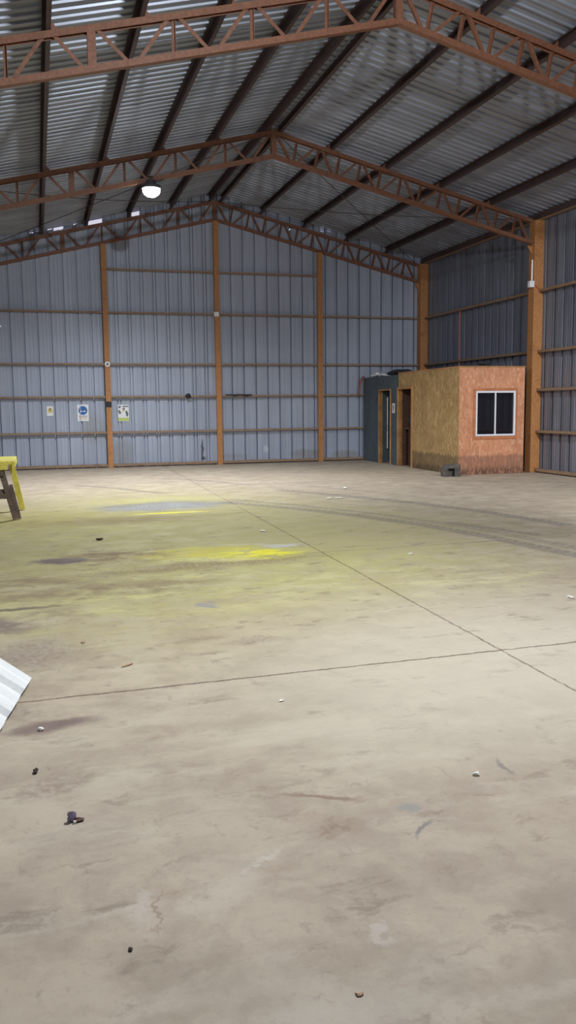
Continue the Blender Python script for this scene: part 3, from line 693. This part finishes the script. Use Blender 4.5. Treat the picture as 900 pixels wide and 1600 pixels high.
leg(-.65, .30, .475, 'old_wood'); leg(.66, .40, .555, 'yellow', .09)
leg(-.65, -.30, -.45, 'old_wood'); leg(.68, -.30, -.45, 'old_wood')
bevel(MB().bar((.425,-.60,.54),(.53,-.60,.012),.05,.055,(1,0,0)).build('leg_splint', M['old_wood'], wb), .004)
mb = MB(); mb.box((-.42,-.69,.33),(.42,-.655,.40)); mb.build('rung', M['old_wood'], wb)
mb = MB(); mb.box((-.42,-.62,.40),(.36,-.585,.47)); mb.build('rung', M['old_wood'], wb)
mb = MB(); mb.box((-.42,.60,.25),(.46,.635,.32)); mb.build('rung', M['yellow'], wb)

# ------------------------------------------------------------------ white sheet leaning on the left wall
mb = MB(); e = Vector((-.152,-.857,0)).normalized(); l = Vector((-.985*.803, .175*.803, .59)).normalized()
l = (l - e*l.dot(e)).normalized(); nn = e.cross(l).normalized()
if nn.z < 0: nn = -nn
prof = []; t0 = 0
while t0 < 1.05:
    prof += [(t0,0),(t0+.10,0),(t0+.107,.004),(t0+.115,0),(t0+.215,0),(t0+.238,-.032),(t0+.345,-.032),(t0+.368,0)]; t0 += .37
prof = [p for p in prof if p[0] < 1.06]; Lg = 1.15; org = Vector((-.104,5.269,.036))
vs = []; k = len(prof)
for q in (0, 1):
    for s_ in (0, Lg):
        for a, d in prof: vs.append(org+e*a+l*s_+nn*(d-q*.0016))
fs = []
for i in range(k-1):
    fs.append((i,i+1,k+i+1,k+i)); fs.append((2*k+i,3*k+i,3*k+i+1,2*k+i+1))
    fs.append((i,2*k+i,2*k+i+1,i+1)); fs.append((k+i,k+i+1,3*k+i+1,3*k+i))
mb.add(vs, fs); o = mb.build('roofing_sheet', M['white_sheet'])
tag(o, 'white ribbed roofing sheet leaning in from the left edge of the floor', 'roofing sheet')

# ------------------------------------------------------------------ litter
def scrap(name, x, y, sx, sy_, sz, mat, label, seed, rough=.4):
    o = MB().lump((0,0,sz), sx, sy_, sz, seed, rough, 7, 4).build(name, mat); o.location = (x,y,.0); o.rotation_euler = (0,0,seed)
    return tag(o, label, 'litter')
M['paper'] = flat('white_paper', (.8,.78,.72), .7); M['leaf'] = paint('dry_leaf', (.42,.28,.17), .8); M['mud'] = paint('dark_clod', (.05,.035,.028), .9)
M['foil'] = flat('purple_foil', (.30,.25,.40), .3, .3)
scrap('paper_scrap', 5.99,16.35, .09,.05,.012, M['paper'], 'white scrap on the far floor, furthest of three, above the tyre track', 1)
scrap('paper_scrap', 5.04,14.61, .06,.05,.010, M['paper'], 'white scrap on the near edge of the tyre track, left of a pair', 2)
scrap('paper_scrap', 5.19,14.54, .08,.05,.010, M['paper'], 'white scrap on the near edge of the tyre track, right of a pair', 3)
scrap('paper_scrap', 3.95,8.69, .035,.025,.008, M['paper'], 'pale scrap on the yellowish floor right of the long slab joint', 4)
scrap('paper_scrap', 2.85,11.03, .06,.03,.008, M['paper'], 'white scrap on the floor just behind the bright yellow pigment', 5)
scrap('paper_scrap', 1.82,3.28, .016,.012,.008, M['paper'], 'white chip on bare concrete at the lower right', 6)
scrap('paper_scrap', 1.255,4.49, .014,.012,.006, M['paper'], 'tiny white chip just in front of the cross joint', 7)
scrap('paper_scrap', 4.32,6.22, .05,.025,.01, M['paper'], 'pale scrap on the floor near the right edge behind the joint crossing', 8)
scrap('paper_scrap', -.055,4.45, .018,.014,.009, M['paper'], 'white chip on the dark stain beside the white roofing sheet', 9)
scrap('dry_leaf', .49,5.45, .045,.013,.006, M['leaf'], 'curled pale brown leaf on the floor behind the cross joint', 10)
scrap('dry_leaf', .24,6.1, .022,.016,.006, M['leaf'], 'small brown leaf right of the purplish stain at left', 11)
scrap('dry_leaf', .80,2.085, .014,.010,.004, M['leaf'], 'rusty brown crumb at the bottom of the foreground floor', 12)
scrap('mud_clod', .687,11.0, .05,.03,.014, M['mud'], 'black clod on the olive floor right of the workbench', 13)
scrap('mud_clod', -.08,3.92, .022,.014,.01, M['mud'], 'dark clod on the floor below the white roofing sheet', 14)
scrap('mud_clod', .20,2.48, .008,.007,.005, M['mud'], 'dark speck in the lower left foreground', 15)
scrap('mud_clod', 1.9,2.62, .012,.009,.006, M['mud'], 'dark speck in the lower right foreground', 16)
t = thing('foil_wrapper', 'crumpled purple foil wrapper on the bare floor at lower left', 'wrapper', (.06,3.385,0), .3)
o = MB().lump((0,0,.022), .018,.014,.022, 31, .35, 9, 6).build('foil_ball', M['foil'], t); 
o = MB().lump((.025,-.012,.008), .02,.012,.009, 32, .45, 7, 4).build('torn_flap', M['dark_in'], t)
o = MB().lump((.004,-.022,.007), .007,.006,.007, 33, .3, 7, 4).build('white_tip', M['white'], t)
